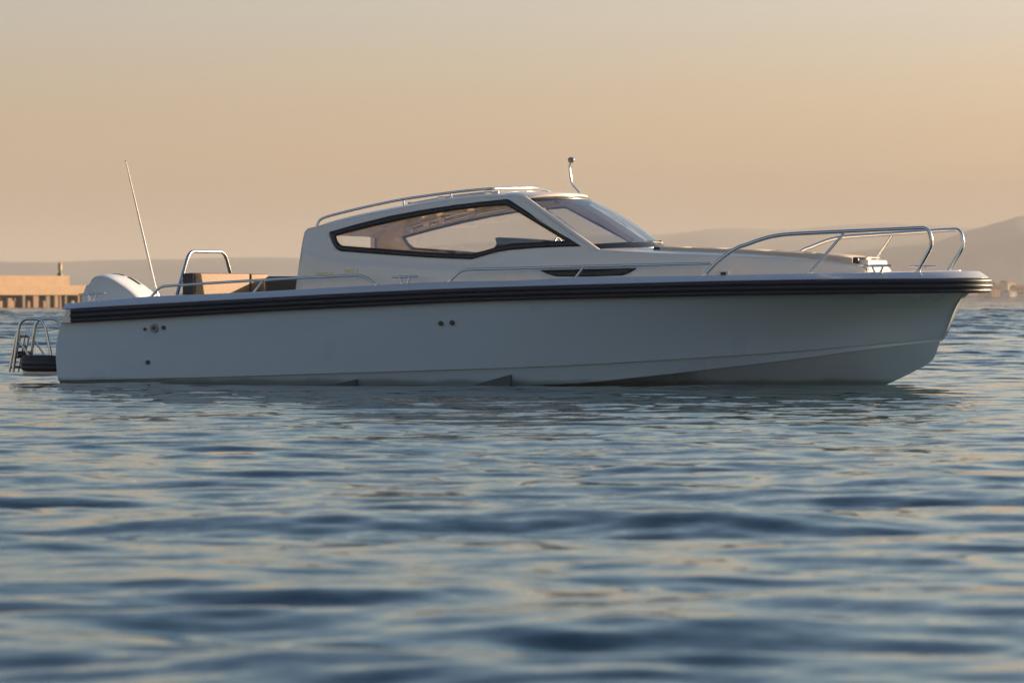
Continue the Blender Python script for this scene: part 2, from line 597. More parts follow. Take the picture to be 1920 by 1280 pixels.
stem_c = P(1766, 636, 0)
chine_y = pchip([0, .25, .5, .65, .75, .85, .93, .975, 1], [1.44, 1.45, 1.40, 1.24, 1.04, .72, .38, .15, 0])
cx0 = P(109, 713, -1.44).x
chy = lambda x: chine_y(min(1, max(0, (x - cx0) / (stem_c.x - cx0))))
cu_t = xz_line([(112, 713), (300, 709), (480, 704), (540, 702), (800, 694), (1040, 685.6), (1340, 668.5), (1500, 657.5), (1621, 647)], chy)
cu_t.append((stem_c.x, stem_c.z))
cz = pchip([a for a, b in cu_t], [b for a, b in cu_t])
stem_l = P(1763, 639, 0)
cl_in = lambda x: max(0, chy(x) - .10 * min(1, (stem_c.x - x) / 2.5))
cl_t = xz_line([(1060, 719.5), (1200, 706.5), (1340, 691), (1480, 674.5), (1621, 655.5)], cl_in)
cl_t = [(-.2, cl_t[0][1] - .12), (2.5, cl_t[0][1] - .08)] + cl_t + [(stem_l.x, stem_l.z)]
clz = pchip([a for a, b in cl_t], [b for a, b in cl_t])
kp = [P(u, v, 0) for u, v in ((1688, 709), (1716, 695), (1740, 682), (1751, 671), (1763, 639))]
kz = pchip([-.2, 6, 8.3, 9.2] + [p.x for p in kp], [-.62, -.6, -.48, -.27] + [p.z for p in kp])
sx0 = P(115, 600, -1.52).x
tx = [P(99, 662, -1.48).x]
g_stem = pchip([0, .05, .3, .69, .885, 1], [0, .06, .20, .42, .63, 1])

def hull_side(sgn):
    lines = []
    NT = 9
    for k in range(NT + 1):                       # sheer down to chine
        kk = 1 - k / NT                           # 1 at the sheer
        row = []
        for s in SS:
            xs, ys = lerp(sx0, L - .02, s), max(0, beam(s) - .035)
            zs = lerp(z_rb(lerp(sx0, L, s)), z_rt(lerp(sx0, L, s)), .45)
            xc, yc = lerp(cx0, stem_c.x, s), chine_y(s)
            zc = cz(xc)
            fl = sstep(.45, 1, s)
            gx = lerp(kk, g_stem(kk), sstep(.7, 1, s))
            gy = lerp(kk, kk ** (1.9 + 2.0 * sstep(.86, 1, s)), fl)
            x = lerp(xc, xs, gx)
            aft = (1 - min(1, s / .02)) * -.06 * math.sin(math.pi * kk) if s < .02 else 0
            row.append(Vector((x + aft, sgn * lerp(yc, ys, gy), lerp(zc, zs, kk))))
        lines.append(row)
    row = []
    for s in SS:                                  # lip under the topsides
        xc = lerp(cx0, stem_c.x, s)
        f = min(1, (1 - s) / .06)
        row.append(Vector((xc, sgn * max(0, chine_y(s) - .028 * f), cz(xc) - .006 * f)))
    lines.append(row)
    row = []
    for s in SS:
        xc = lerp(cx0, stem_l.x, s)
        row.append(Vector((xc, sgn * max(0, cl_in(xc) if s < 1 else 0), clz(xc))))
    lines.append(row)
    row = []
    for s in SS:
        xc = lerp(cx0, stem_l.x, s)
        f = min(1, (1 - s) / .06)
        row.append(Vector((xc, sgn * max(0, (cl_in(xc) if s < 1 else 0) - .02 * f), clz(xc) - .004 * f)))
    lines.append(row)
    for k in (1, 2, 3):
        t = k / 3
        row = []
        for s in SS:
            xc = lerp(cx0, stem_l.x, s)
            f = min(1, (1 - s) / .06)
            y0 = max(0, (cl_in(xc) if s < 1 else 0) - .02 * f)
            z0, z1 = clz(xc) - .004 * f, min(kz(xc), clz(xc) - .004 * f)
            row.append(Vector((xc, sgn * y0 * (1 - t), lerp(z0, z1, t))))
        lines.append(row)
    return lines

bm = bmesh.new()
hl = {}
for sgn in (-1, 1):
    hl[sgn] = hull_side(sgn)
    for i, l in enumerate(hl[sgn][:12]):
        l[-1].y = sgn * (.020 + .035 * max(0, 1 - i / 9))
        l[-2].y = sgn * max(abs(l[-2].y), abs(l[-1].y) + .004)
    grid_faces(bm, hl[sgn])
grid_faces(bm, [[l[-1] for l in hl[-1][:12]], [l[-1] + Vector((.02, 0, 0)) - Vector((0, l[-1].y, 0)) for l in hl[-1][:12]], [l[-1] for l in hl[1][:12]]])   # narrow stem face
tr = [Vector(l[0]) for l in hl[-1]] + [Vector(l[0]) for l in reversed(hl[1][:-1])]
bm.faces.new([bm.verts.new(p) for p in tr])
bmesh.ops.remove_doubles(bm, verts=bm.verts[:], dist=1e-4)
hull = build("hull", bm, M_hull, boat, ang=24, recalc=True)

# rubbing rail, gunwale and deck follow the sheer round the bow
def sheer_path(off, zf, s_from=0.0, inset_end=0.0):
    pts = []
    ss = [s_from] + [s for s in SS if s > s_from + .002]
    for s in ss:
        e = 1e-3
        s1, s2 = max(0, s - e), min(1, s + e)
        d = Vector(((s2 - s1) * L, -(beam(s2) - beam(s1)), 0))
        if s > .9995:
            n = Vector((1, 0, 0))
        else:
            n = Vector((d.y, -d.x, 0)).normalized()
        pts.append(Vector((s * L, -beam(s), zf(s * L))) + n * off)
    for p in pts:
        p.y = min(p.y, 0)
    return pts + mirror(pts[:-1])[::-1]

def sweep_sheer(prof, s_from=0.0):
    """prof: list of (outward offset, height function)"""
    rows = [sheer_path(o, z, s_from) for o, z in prof]
    return rows

h_of = lambda k: (lambda x: lerp(z_rb(x), z_rt(x), k))
prof = []
for i in range(3):                                # three ribs
    k0 = i / 3
    for t in np.linspace(0.06, .94, 7):
        bul = math.sin(math.pi * t) ** .6
        prof.append(((.018 + .024 * bul + (.014 if i == 1 else .005 if i == 2 else 0)), h_of(k0 + t / 3)))
prof = [(-.05, h_of(0.0))] + prof + [(-.05, h_of(1.0))]
s_rub = max(.004, P(134, 592, -1.55).x / L)
bm = bmesh.new()
rows = sweep_sheer(prof, s_rub)
V = grid_faces(bm, rows)
bm.faces.new([r[0] for r in V])
bm.faces.new([r[-1] for r in reversed(V)])
build("rubbing_rail", bm, M_rub, boat, ang=60, recalc=True)

for sgn in (-1, 1):                               # moulded end caps of the rail at the transom
    bm = bmesh.new()
    xa, xb = sx0 + .005, s_rub * L - .004
    y0, y1 = beam(0) - .06, beam(0) + .03
    z0, z1 = z_rb(0.1) + .005, z_rt(0.1) - .004
    pts = [(xa - .03, z0), (xb, z0), (xb, z1), (xa + .05, z1)]
    lo_ = [bm.verts.new((x, sgn * y0, z)) for x, z in pts]
    hi_ = [bm.verts.new((x + (.03 if i in (0, 3) else 0), sgn * y1, z)) for i, (x, z) in enumerate(pts)]
    bm.faces.new(lo_)
    bm.faces.new(hi_)
    for i in range(4):
        bm.faces.new((lo_[i], lo_[(i + 1) % 4], hi_[(i + 1) % 4], hi_[i]))
    bevel(build("rail_end_cap", bm, M_white, boat, recalc=True), .008)

bm = bmesh.new()
gh = lambda k: (lambda x: lerp(z_rt(x), z_gt(x), k))
gprof = [(-.06, gh(-.05)), (.012, gh(0.03)), (.016, gh(.12)), (0.0, gh(.25)), (-.085, gh(.93)), (-.11, gh(1.0)), (-.30, gh(.96))]
V = grid_faces(bm, sweep_sheer(gprof, P(119, 580, -1.5).x / L))
bm.faces.new([r[0] for r in V] )
bm.faces.new([r[-1] for r in reversed(V)])
build("gunwale", bm, M_gunw, boat, ang=30, recalc=True)

CAB_X = P(553, 543, -1.15).x                      # aft end of the cabin
inner = sheer_path(-.295, gh(.93))
half = inner[:len(inner) // 2 + 1]
bm = bmesh.new()
rows = []
for p in half:
    if p.x >= CAB_X + .02:
        rows.append([Vector((p.x, p.y * (1 - 2 * k / 8), p.z + .02 * (1 - (1 - 2 * k / 8) ** 2))) for k in range(9)])
grid_faces(bm, rows)
for sgn in (1, -1):
    rows = []
    for p in half:
        if p.x < CAB_X + .15:
            yi = 1.12
            rows.append([Vector((p.x, sgn * p.y, p.z)), Vector((p.x, -sgn * yi, p.z - .005)), Vector((p.x, -sgn * (yi - .03), p.z - .5))])
    grid_faces(bm, rows)
build("deck", bm, M_deck, boat, recalc=True)
bm = bmesh.new()                                  # cockpit sole and forward bulkhead below the cabin
add_box(bm, .30, CAB_X + .2, -1.2, 1.2, .30, .36)
add_box(bm, .22, .30, -1.2, 1.2, .30, .80)
build("cockpit_sole", bm, M_deck, boat)

# ------------------------------------------------------------------ cabin sides (with window openings)
yc = pchip([2, 6, 7, 8, 9, 9.5, 9.9], [1.15, 1.15, 1.10, .95, .72, .57, .42])
crz = pchip([P(u, v, -1.1).x for u, v in ((560, 474), (590, 480), (612, 487), (700, 495.5), (855, 504), (960, 500), (1120, 486), (1300, 492), (1600, 505))],
            [P(u, v, -1.1).z for u, v in ((560, 474), (590, 480), (612, 487), (700, 495.5), (855, 504), (960, 500), (1120, 486), (1300, 492), (1600, 505))])
def yside(x, z):
    y = yc(x)
    zc = crz(x)
    d = z - zc
    above = max(0, d)
    step = .04 * sstep(-.02, .03, d) * (1 - sstep(5.0, 6.4, x))
    return y - .04 * (z - 1.2) - .20 * above - step + .0

def on_side(u, v, off=0.0):
    y = -1.1
    for _ in range(25):
        p = P(u, v, y)
        y = -(yside(p.x, p.z) + off)
    return P(u, v, y)
def xz_outline(px):
    return [Vector((p.x, p.z)) for p in (on_side(u, v) for u, v in px)]

def inside(poly, x, z):
    c = False
    n = len(poly)
    for i in range(n):
        a, b = poly[i], poly[(i + 1) % n]
        if (a[1] > z) != (b[1] > z) and x < (b[0] - a[0]) * (z - a[1]) / (b[1] - a[1]) + a[0]:
            c = not c
    return c
def dist_poly(poly, x, z):
    p = Vector((x, z))
    d = 9
    for i in range(len(poly)):
        a, b = Vector(poly[i][:2]), Vector(poly[(i + 1) % len(poly)][:2])
        ab = b - a
        t = max(0, min(1, (p - a).dot(ab) / max(1e-9, ab.length_squared)))
        d = min(d, (a + ab * t - p).length)
    return d
def sheet(name, outline, holes, ymap, mats, parent, side=-1, step=.11, thick=.05):
    """a panel on the cabin side, triangulated in (x, z) and laid on the curved surface y = ymap(x, z)"""
    vs_, es = [], []
    for loop in [outline] + holes:
        b = len(vs_)
        vs_ += [Vector((p[0], p[1])) for p in loop]
        es += [(b + i, b + (i + 1) % len(loop)) for i in range(len(loop))]
    xs, zs = [p[0] for p in outline], [p[1] for p in outline]
    if step:
        for x in np.arange(min(xs), max(xs), step):
            for z in np.arange(min(zs), max(zs), step * .3):
                if inside(outline, x, z) and not any(inside(h, x, z) for h in holes) and min(dist_poly(l, x, z) for l in [outline] + holes) > step * .16:
                    vs_.append(Vector((x, z)))
    r = delaunay_2d_cdt(vs_, es, [], 0, 1e-5)
    bm = bmesh.new()
    V = [bm.verts.new((p.x, side * ymap(p.x, p.y), p.y)) for p in r[0]]
    for f in r[2]:
        cx, cz_ = sum(r[0][i].x for i in f) / 3, sum(r[0][i].y for i in f) / 3
        if inside(outline, cx, cz_) and not any(inside(h, cx, cz_) for h in holes):
            q = bm.faces.new([V[i] for i in f])
    bm.normal_update()
    if sum(f.normal.y * f.calc_area() for f in bm.faces) * side < 0:
        bmesh.ops.reverse_faces(bm, faces=bm.faces[:])
    for v in [v for v in bm.verts if not v.link_faces]:
        bm.verts.remove(v)
    o = build(name, bm, mats, parent, ang=30)
    if thick:
        solidify(o, thick, -1)
    return o

def dense(px, closed=True, r=2.0):
    pts = fillet([Vector((u, v, 0)) for u, v in px], r, 5, closed)
    return [(p.x, p.y) for p in pts]

roof_px = [(655, 409), (755, 389.5), (830, 376.5), (917, 368), (962, 366), (978, 368)]
side_px = dense([(553, 552), (560, 500), (566, 458), (571, 434), (578, 428)], False, 6) + [(595, 424)] + roof_px + \
    [(1117, 468.5), (1231, 474.5), (1351, 478.5), (1491, 486), (1560, 491), (1600, 496), (1622, 502), (1630, 522), (1521, 522), (1325, 526), (1075, 530), (960, 535), (842, 538), (705, 546)]
win_out = dense([(617, 435), (670, 420), (730, 405), (795, 393), (855, 384), (905, 378), (953, 373), (1090, 461.5), (1007, 464.5), (960, 468), (930, 472.5), (905, 480), (884, 486), (800, 482.5), (720, 477), (634, 470.5), (623, 455)], True, [4, 2, 2, 2, 2, 2, 5, 2, 3, 8, 8, 8, 3, 3, 3, 9, 5])
win_in = dense([(629, 441.5), (690, 426), (755, 411.5), (805, 401.5), (855, 393), (905, 387.5), (949, 384), (1062, 451), (1007, 454.5), (962, 456.5), (935, 462), (908, 470), (883, 476.5), (800, 472.5), (720, 466.5), (641, 460.5), (633, 453)], True, [3, 2, 2, 2, 2, 2, 5, 2, 3, 8, 8, 8, 3, 3, 3, 7, 4])
slot_out = dense([(1004, 505), (1100, 503), (1203, 501), (1188, 511), (1172, 518.5), (1100, 521), (1040, 520.5), (1022, 515)], True, 6)
slot_in = dense([(1010, 506.5), (1100, 504.5), (1196, 502.5), (1183, 510.5), (1169, 516.5), (1100, 519), (1042, 518.5), (1025, 513.5)], True, 5)
side_o, wo, wi, so, si = [xz_outline(p) for p in (side_px, win_out, win_in, slot_out, slot_in)]
mid_w = [a.lerp(b, .5) for a, b in zip(wo, wi)]
for sgn in (-1, 1):
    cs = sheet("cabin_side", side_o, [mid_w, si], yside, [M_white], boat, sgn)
    sw = empty("side_window", boat)
    sheet("frame", wo, [wi], lambda x, z: yside(x, z) + .009, [M_blk], sw, sgn, step=0, thick=.03)
    sheet("pane", mid_w, [], lambda x, z: yside(x, z) - .022, [M_glass], sw, sgn, step=.2, thick=.006)
    sheet("hull_window", so, [], lambda x, z: yside(x, z) - .03, [M_blk], boat, sgn, step=.15, thick=.01)

# roof
e_aft = on_side(573, 434)
roof_e = [on_side(u, v) for u, v in [(571, 437), (578, 430.5), (595, 425)] + roof_px]
zr = pchip([p.x for p in roof_e], [p.z for p in roof_e])
corner = on_side(981, 368)
BUL = .30
bm = bmesh.new()
rows = []
NA, NB = 46, 29
for i in range(NA):
    a = i / (NA - 1)
    a = a ** 1.3 if a < .5 else a
    row = []
    for j in range(NB):
        q = -1 + 2 * j / (NB - 1)
        b = math.sin(q * math.pi / 2)
        xf = corner.x + .03 + BUL * (1 - b * b)
        x = lerp(e_aft.x - .005, xf, (i / (NA - 1)))
        xe = min(x, corner.x)
        ze = zr(xe) + (x - xe) * .03
        ye = yside(xe, ze) + .004
        crown = .045 * (1 - b ** 4) + .018 * (1 - b ** 12)
        drop = .035 * max(0, (i - (NA - 4)) / 3) ** 2
        row.append(Vector((x, b * ye, ze + crown * min(1, .35 + i / 6) - drop)))
    rows.append(row)
grid_faces(bm, rows)
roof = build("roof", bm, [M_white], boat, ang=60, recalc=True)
if roof.data.polygons[len(roof.data.polygons) // 2].normal.z < 0:
    roof.data.flip_normals()
solidify(roof, .07, -1)
bevel(roof, .012, 3, 50)

# aft bulkhead frame of the cabin (posts beside the companionway)
ab = on_side(556, 530)
for sgn in (-1, 1):
    bm = bmesh.new()
    rows = []
    for v in np.linspace(548, 432, 12):
        x = np.interp(v, [428, 434, 458, 500, 552], [578, 571, 566, 560, 553])
        p = on_side(x, v)
        rows.append([Vector((p.x + .004, sgn * (-p.y), p.z)), Vector((p.x + .006, sgn * (-p.y - .18), p.z)), Vector((p.x + .06, sgn * (-p.y - .18), p.z))])
    grid_faces(bm, rows)
    build("door_post", bm, M_white, boat, recalc=True)

# coach roof (trunk) forward of the windscreen
top_px = [(1112, 468.5), (1170, 472), (1231, 474.5), (1291, 476.5), (1351, 478.5), (1421, 482), (1491, 486), (1560, 491), (1600, 496), (1622, 501)]
ct = [on_side(u, v) for u, v in top_px]
ctz = pchip([p.x for p in ct], [p.z for p in ct])
bm = bmesh.new()
rows = []
xA, xB = on_side(1030, 480).x, ct[-1].x
for i in range(40):
    x = lerp(xA, xB, i / 39)
    row = []
    z = ctz(max(x, ct[0].x))
    ye = yside(x, z) - .003
    for j in range(21):
        b = math.sin((-1 + j / 10) * math.pi / 2)
        row.append(Vector((x, b * ye, z + .012 * (1 - b ** 12) + .05 * (1 - b ** 2) * (1 - .5 * sstep(8.5, 9.9, x)))))
    rows.append(row)
last = rows[-1]
rows.append([Vector((p.x + .02, p.y * .985, p.z - .02)) for p in last])
rows.append([Vector((p.x + .05, p.y * .98, 1.20)) for p in last])
grid_faces(bm, rows)
coach = build("coach_roof", bm, M_white, boat, ang=40, recalc=True)

# windscreen
wt, wb = on_side(984, 371), on_side(1112, 467)
BT, BB = .29, .40
zb_mid = P(1225, 462, 0).z
def ws(b, t, off=0.0):
    """b across -1..1, t 0 at the base .. 1 at the top"""
    base = Vector((wb.x + BB * (1 - b * b), b * (abs(wb.y) - .03), lerp(zb_mid, wb.z, b * b) + .005))
    top = Vector((wt.x + BT * (1 - b * b), b * (abs(wt.y) - .03), wt.z + .04 * (1 - b * b)))
    p = base.lerp(top, t)
    n = Vector((.62, .62 * .5 * b, .78)).normalized()
    return p + n * (.04 * math.sin(math.pi * t) + off)
def ws_patch(name, t0, t1, b0, b1, off, m, parent, th=.008):
    bm = bmesh.new()
    grid_faces(bm, [[ws(lerp(b0, b1, j / 28), lerp(t0, t1, i / 10), off) for j in range(29)] for i in range(11)])
    o = build(name, bm, m, parent, ang=60)
    if o.data.polygons[100].normal.x < 0:
        o.data.flip_normals()
    return solidify(o, th, -1)
wscr = empty("windscreen", boat)
ws_patch("pane", 0, 1, -1, 1, 0, M_wglass, wscr)
ws_patch("top_band", .93, 1.03, -.995, .995, .004, M_blk, wscr, .02)
ws_patch("bottom_band", -.03, .07, -.995, .995, .004, M_blk, wscr, .02)
# lit front flank of the A pillars: from the side panel round to the glass
for sgn in (-1, 1):
    bm = bmesh.new()
    rows = []
    for i in range(20):
        t = i / 19
        p = on_side(lerp(979, 1118, t), lerp(368.5, 469, t))
        y0 = -p.y
        rows.append([Vector((p.x - .02, sgn * (y0 + .002), p.z)), Vector((p.x + .012, sgn * (y0 - .01), p.z + .006)), Vector((p.x + .03, sgn * (y0 - .035), p.z + .01)), Vector((p.x + .03, sgn * (y0 - .075), p.z + .005)), Vector((p.x - .03, sgn * (y0 - .09), p.z - .03))])
    grid_faces(bm, rows)
    build("windscreen_pillar", bm, M_white, boat, ang=50, recalc=True)

# wipers
for (pts) in ([(1135, 464.5, -.80), (1150, 461, -.72), (1177, 453.5, -.40), (1200, 453, -.2), (1232, 455, .15)],):
    wip = tube_obj("wiper", [P(u, v, y) + Vector((.05, 0, .0)) for u, v, y in pts], .014, M_dark, boat, 8)
bm = bmesh.new()
p = P(1135, 465, -.80)
add_box(bm, p.x - .06, p.x + .06, -.84, -.76, p.z - .02, p.z + .03)
bevel(build("pivot", bm, M_dark, wip), .012)

# ------------------------------------------------------------------ foredeck cushions
pad_edges = [1236, 1290, 1356, 1432, 1512, 1590]
for k in range(5):
    x0, x1 = P(pad_edges[k], 468, -.55).x, P(pad_edges[k + 1], 480, -.5).x - .012
    bm = bmesh.new()
    rows = []
    for i in range(9):
        x = lerp(x0, x1, i / 8)
        w = .66 - .22 * sstep(7.4, 10, x)
        zt = ctz(x) + .05
        ed = math.sin(math.pi * min(1, max(0, min(i, 8 - i) / 1.2)) / 2)
        row = []
        for j in range(17):
            b = -1 + j / 8
            rr_ = 1 - abs(b) ** 10
            row.append(Vector((x, b * w, zt + .036 * max(.45, ed) * max(.2, rr_))))
        rows.append([Vector((x, -w, zt - .05))] + row + [Vector((x, w, zt - .05))])
    V = grid_faces(bm, rows)
    bm.faces.new(V[0])
    bm.faces.new(list(reversed(V[-1])))
    build("sun_pad_cushion", bm, M_pad, boat, ang=60, recalc=True)
# moulded surround of the pad
for sgn in (-1, 1):
    bm = bmesh.new()
    rows = []
    for i in range(24):
        x = lerp(P(1233, 470, -.6).x, P(1600, 490, -.45).x, i / 23)
        w = .675 - .22 * sstep(7.4, 10, x)
        z = ctz(x)
        rows.append([Vector((x, sgn * (w + .03), z)), Vector((x, sgn * (w + .02), z + .07)), Vector((x, sgn * w, z + .072)), Vector((x, sgn * (w - .01), z))])
    V = grid_faces(bm, rows)
    bm.faces.new(V[0])
    bm.faces.new(V[-1])
    build("pad_surround", bm, M_pad, boat, ang=60, recalc=True)
for u, v, y in ((1232, 468, -.68), (1236, 456, .68), (1604, 488, -.40)):
    bm = bmesh.new()
    p = P(u, v, y)
    add_box(bm, p.x - .04, p.x + .04, y - .03, y + .03, p.z - .05, p.z + .03)
    bevel(build("pad_latch", bm, M_dark, boat), .015)
bm = bmesh.new()                                  # anchor locker lid in front of the trunk
p0, p1 = P(1622, 484, -.3), P(1640, 484, -.3)
zs = P(1630, 484, -.3).z
vv = add_box(bm, p0.x - .22, p0.x + .06, -.37, .37, 1.12, zs)
for v in vv:
    if v.co.z > 1.3 and v.co.x > p0.x:
        v.co.z -= .02
bevel(build("locker_box", bm, M_white, boat), .02)
bm = bmesh.new()
add_box(bm, p0.x - .16, p0.x + .01, -.25, .25, zs + .001, zs + .014)
bevel(build("locker_lid", bm, M_gunw, boat), .006)

# ------------------------------------------------------------------ rails
def deck_y(x, inset):
    return max(.1, bfun(x) - inset)
def rail_pts(px, inset):
    out = []
    for u, v in px:
        y = -1.2
        for _ in range(40):
            p = P(u, v, y)
            y = lerp(y, -deck_y(min(p.x, L - .15), inset), .6)
        out.append(P(u, v, y))
    return out

def flange(p, r, parent):
    bm = bmesh.new()
    add_tube(bm, [p + Vector((0, 0, -.006)), p + Vector((0, 0, .012))], r, 16)
    build("flange", bm, M_steel, parent, ang=50)

def side_pair(name, px, inset, r, fil, supports=(), parent=boat, rs=None):
    main = rail_pts(px, inset)
    path = fillet(main, fil, 8)
    for f in (lambda q: q, mirror):
        o = tube_obj(name, f(path), r, M_steel, parent, 14)
        for s in supports:
            tube_obj("support", f(rail_pts(s, inset)), rs or r * .8, M_steel, o, 10)
        for p in (f([path[0]])[0], f([path[-1]])[0]):     # base flanges
            flange(p, r * 1.8, o)
bow_x = P(1721, 508, -.7)
def bow_rail():
    base = P(1320, 516, -1.3)
    px = [(1320, 516), (1348, 488), (1380, 466), (1400, 458.5), (1435, 446.5), (1470, 440), (1530, 436.5), (1642, 431.5), (1690, 429.3)]
    main = rail_pts(px, .22)
    # forward end bends down; its base stands well inside the bow
    yy = main[-1].y
    e1, e2, e3 = P(1741, 427, yy + .04), P(1748.5, 458, yy + .05), P(1720, 510, yy + .08)
    path = curve_through(main, 5)
    path = path[:-1] + fillet([main[-1], e1, e2, e3], [0, .22, .16, 0], 10)
    sup_t = P(1583, 438, main[7].y * .98)
    s0 = P(1583, 437, np.interp(1583, [1530, 1642], [main[6].y, main[7].y]))
    s1 = rail_pts([(1518, 512)], .20)[0]
    for f in (lambda q: q, mirror):
        o = tube_obj("bow_rail", f(path), .0225, M_steel, boat, 16)
        tube_obj("support", f([s0, s1]), .017, M_steel, o, 12)
        for p in f([path[0], path[-1], s1]):
            flange(p, .04, o)
bow_rail()
side_pair("side_rail", [(842, 528), (866, 505.5), (960, 503.5), (1075, 500), (1337, 493.5)], .24, .016, .16, [[(1079, 520.5), (1094, 501)]])
side_pair("grab_rail", [(283, 557), (300, 537), (390, 531), (480, 525.5), (600, 519), (680, 515.5), (705, 534)], .22, .016, .14, [[(476, 547), (493, 525.5)]])

# roof rails and sunroof tracks
rr_px = [(594, 424), (605, 409.5), (655, 395.5), (705, 384), (755, 374), (805, 366.5), (855, 360), (895, 355.8)]
def roof_line(px, inset):
    out = []
    for u, v in px:
        p = P(u, v, -1.0)
        y = -(yside(p.x, min(p.z, 2.3)) - inset)
        out.append(P(u, v, y))
    return out
rp = roof_line(rr_px, .05)
rc1, rc2, rmid = P(919, 354.2, -.93), P(941, 353.2, -.70), P(1002, 352.4, 0)
half_path = rp + [rc1, rc2, P(968, 352.6, -.4)]
loop = curve_through(half_path + [rmid] + mirror(half_path)[::-1], 5)      # one U-shaped rail round the front of the roof
rail_o = tube_obj("roof_rail", loop, .016, M_steel, boat, 14)
for f in (lambda q: q, mirror):
    o = rail_o
    for u, v, v2 in ((756, 376, 389), (845, 362, 376)):
        a, b = roof_line([(u, v)], .05)[0], roof_line([(u + 2, v2)], .05)[0]
        tube_obj("support", f([a, b]), .012, M_steel, o, 8)
tp = roof_line([(773, 381.5), (830, 371), (880, 364.5), (917, 361), (935, 360.5)], .16)
for f in (lambda q: q, mirror):
    o = tube_obj("sunroof_track", f(curve_through(tp, 4)), .012, M_steel, boat, 10)
    for k in (0, 1, 3):
        bm = bmesh.new()
        q = f([tp[k]])[0]
        add_box(bm, q.x - .05, q.x + .05, q.y - .03, q.y + .03, q.z - .07, q.z + .015)
        bevel(build("track_bracket", bm, M_steel, o), .01)
# hand rail inside, under the roof edge
ip = [P(u, v, .82) for u, v in ((767, 427), (800, 417), (840, 407), (885, 396), (925, 388), (960, 384))]
for off, r in ((0, .012), (-.045, .010)):
    pass
for f in (mirror, lambda q: q):
    o = tube_obj("overhead_rail", f(curve_through(ip, 5)), .013, M_steel, boat, 10)
    for q in f([ip[0], ip[1], ip[2].lerp(ip[1], .3), ip[3]]):
        bm = bmesh.new()
        add_box(bm, q.x - .05, q.x + .05, q.y - .025, q.y + .025, q.z - .06, q.z + .02)
        bevel(build("rail_bracket", bm, M_steel, o), .008)
    tube_obj("lower_rod", f([p + Vector((0, 0, -.05)) for p in curve_through(ip, 4)]), .011, M_steel, o, 8)

# ------------------------------------------------------------------ cleats
def cleat(a, b, base_v, y):
    """a, b: photograph ends of the bar"""
    pa, pb = P(a[0], a[1], y), P(b[0], b[1], y)
    zb = P((a[0] + b[0]) / 2, base_v, y).z
    for sgn in (1, -1):
        f = (lambda q: q) if sgn == 1 else mirror
        bm = bmesh.new()
        n = 10
        path = [pa.lerp(pb, i / n) for i in range(n + 1)]
        rad = [.006 + .009 * math.sin(math.pi * min(1, max(0, (i + .6) / (n + 1.2)))) ** .5 for i in range(n + 1)]
        add_tube(bm, f(path), rad, 10)
        for t, s in ((.30, .40), (.70, .60)):
            top, bot = pa.lerp(pb, t), pa.lerp(pb, s)
            bot.z = zb
            add_tube(bm, f([top, bot]), [.012, .015], 8)
            add_tube(bm, f([bot + Vector((0, 0, -.006)), bot + Vector((0, 0, .008))]), .028, 10)
        build("cleat", bm, M_steel, boat, ang=50)
cleat((1619, 498.5), (1672, 498), 511, -.88)
cleat((734, 520), (784, 517.5), 532, -1.36)
cleat((148, 552), (197, 549), 563, -1.34)

# small nav light on the side deck
for sgn in (-1, 1):
    p = P(1358, 513, -1.28)
    bm = bmesh.new()
    add_tube(bm, [Vector((p.x - .06, sgn * 1.28, p.z - .03)), Vector((p.x - .06, sgn * 1.28, p.z + .03))], [.035, .03], 14)
    add_box(bm, p.x - .05, p.x + .06, sgn * 1.28 - .03, sgn * 1.28 + .03, p.z - .03, p.z + .028)
    o = bevel(build("side_light", bm, M_white, boat), .008)
    bm = bmesh.new()
    add_box(bm, p.x - .03, p.x + .03, sgn * 1.315 - .006, sgn * 1.315 + .006, p.z - .015, p.z + .018)
    build("lens", bm, M_dark, o)

# ------------------------------------------------------------------ hull fittings
def hull_point(u, v):
    y = -1.45
    for _ in range(30):
        p = P(u, v, y)
        s = min(1, max(0, (p.x - cx0) / (L - cx0)))
        kk = (p.z - cz(p.x)) / (lerp(z_rb(p.x), z_rt(p.x), .45) - cz(p.x))
        y = -lerp(chine_y(s), beam(s) - .035, max(0, min(1, kk)))
    return P(u, v, y)
for u, v, r, big in ((272, 617, .016, 0), (289.5, 615, .046, 1), (307, 614, .022, 0), (277.5, 679, .024, 0), (827, 606, .026, 0), (848, 605, .026, 0)):
    p = hull_point(u, v)
    bm = bmesh.new()
    ring = [Vector((p.x, p.y + .03, p.z)), Vector((p.x, p.y - .014, p.z))]
    add_tube(bm, ring, [r * 1.25, r * 1.1], 20)
    o = build("hull_fitting", bm, M_flange if big else M_dark, boat, ang=40)
    bm = bmesh.new()
    rr_ = r * (.5 if big else .7)
    add_tube(bm, [Vector((p.x, p.y, p.z)), Vector((p.x, p.y - .018, p.z))], rr_, 16)
    build("outlet", bm, M_dark if big else M_blk, o, ang=40)

# stepped hull: solid wedges coloured dark for the shade in openings at the waterline
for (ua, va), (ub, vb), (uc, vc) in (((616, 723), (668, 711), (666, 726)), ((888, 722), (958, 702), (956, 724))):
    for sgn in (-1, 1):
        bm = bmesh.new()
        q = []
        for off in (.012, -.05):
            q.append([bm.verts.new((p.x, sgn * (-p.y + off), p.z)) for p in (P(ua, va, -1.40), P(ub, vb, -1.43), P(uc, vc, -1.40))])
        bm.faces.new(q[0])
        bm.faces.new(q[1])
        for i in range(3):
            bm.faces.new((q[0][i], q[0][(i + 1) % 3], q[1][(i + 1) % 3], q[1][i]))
        build("hull_step", bm, M_step, boat, recalc=True)

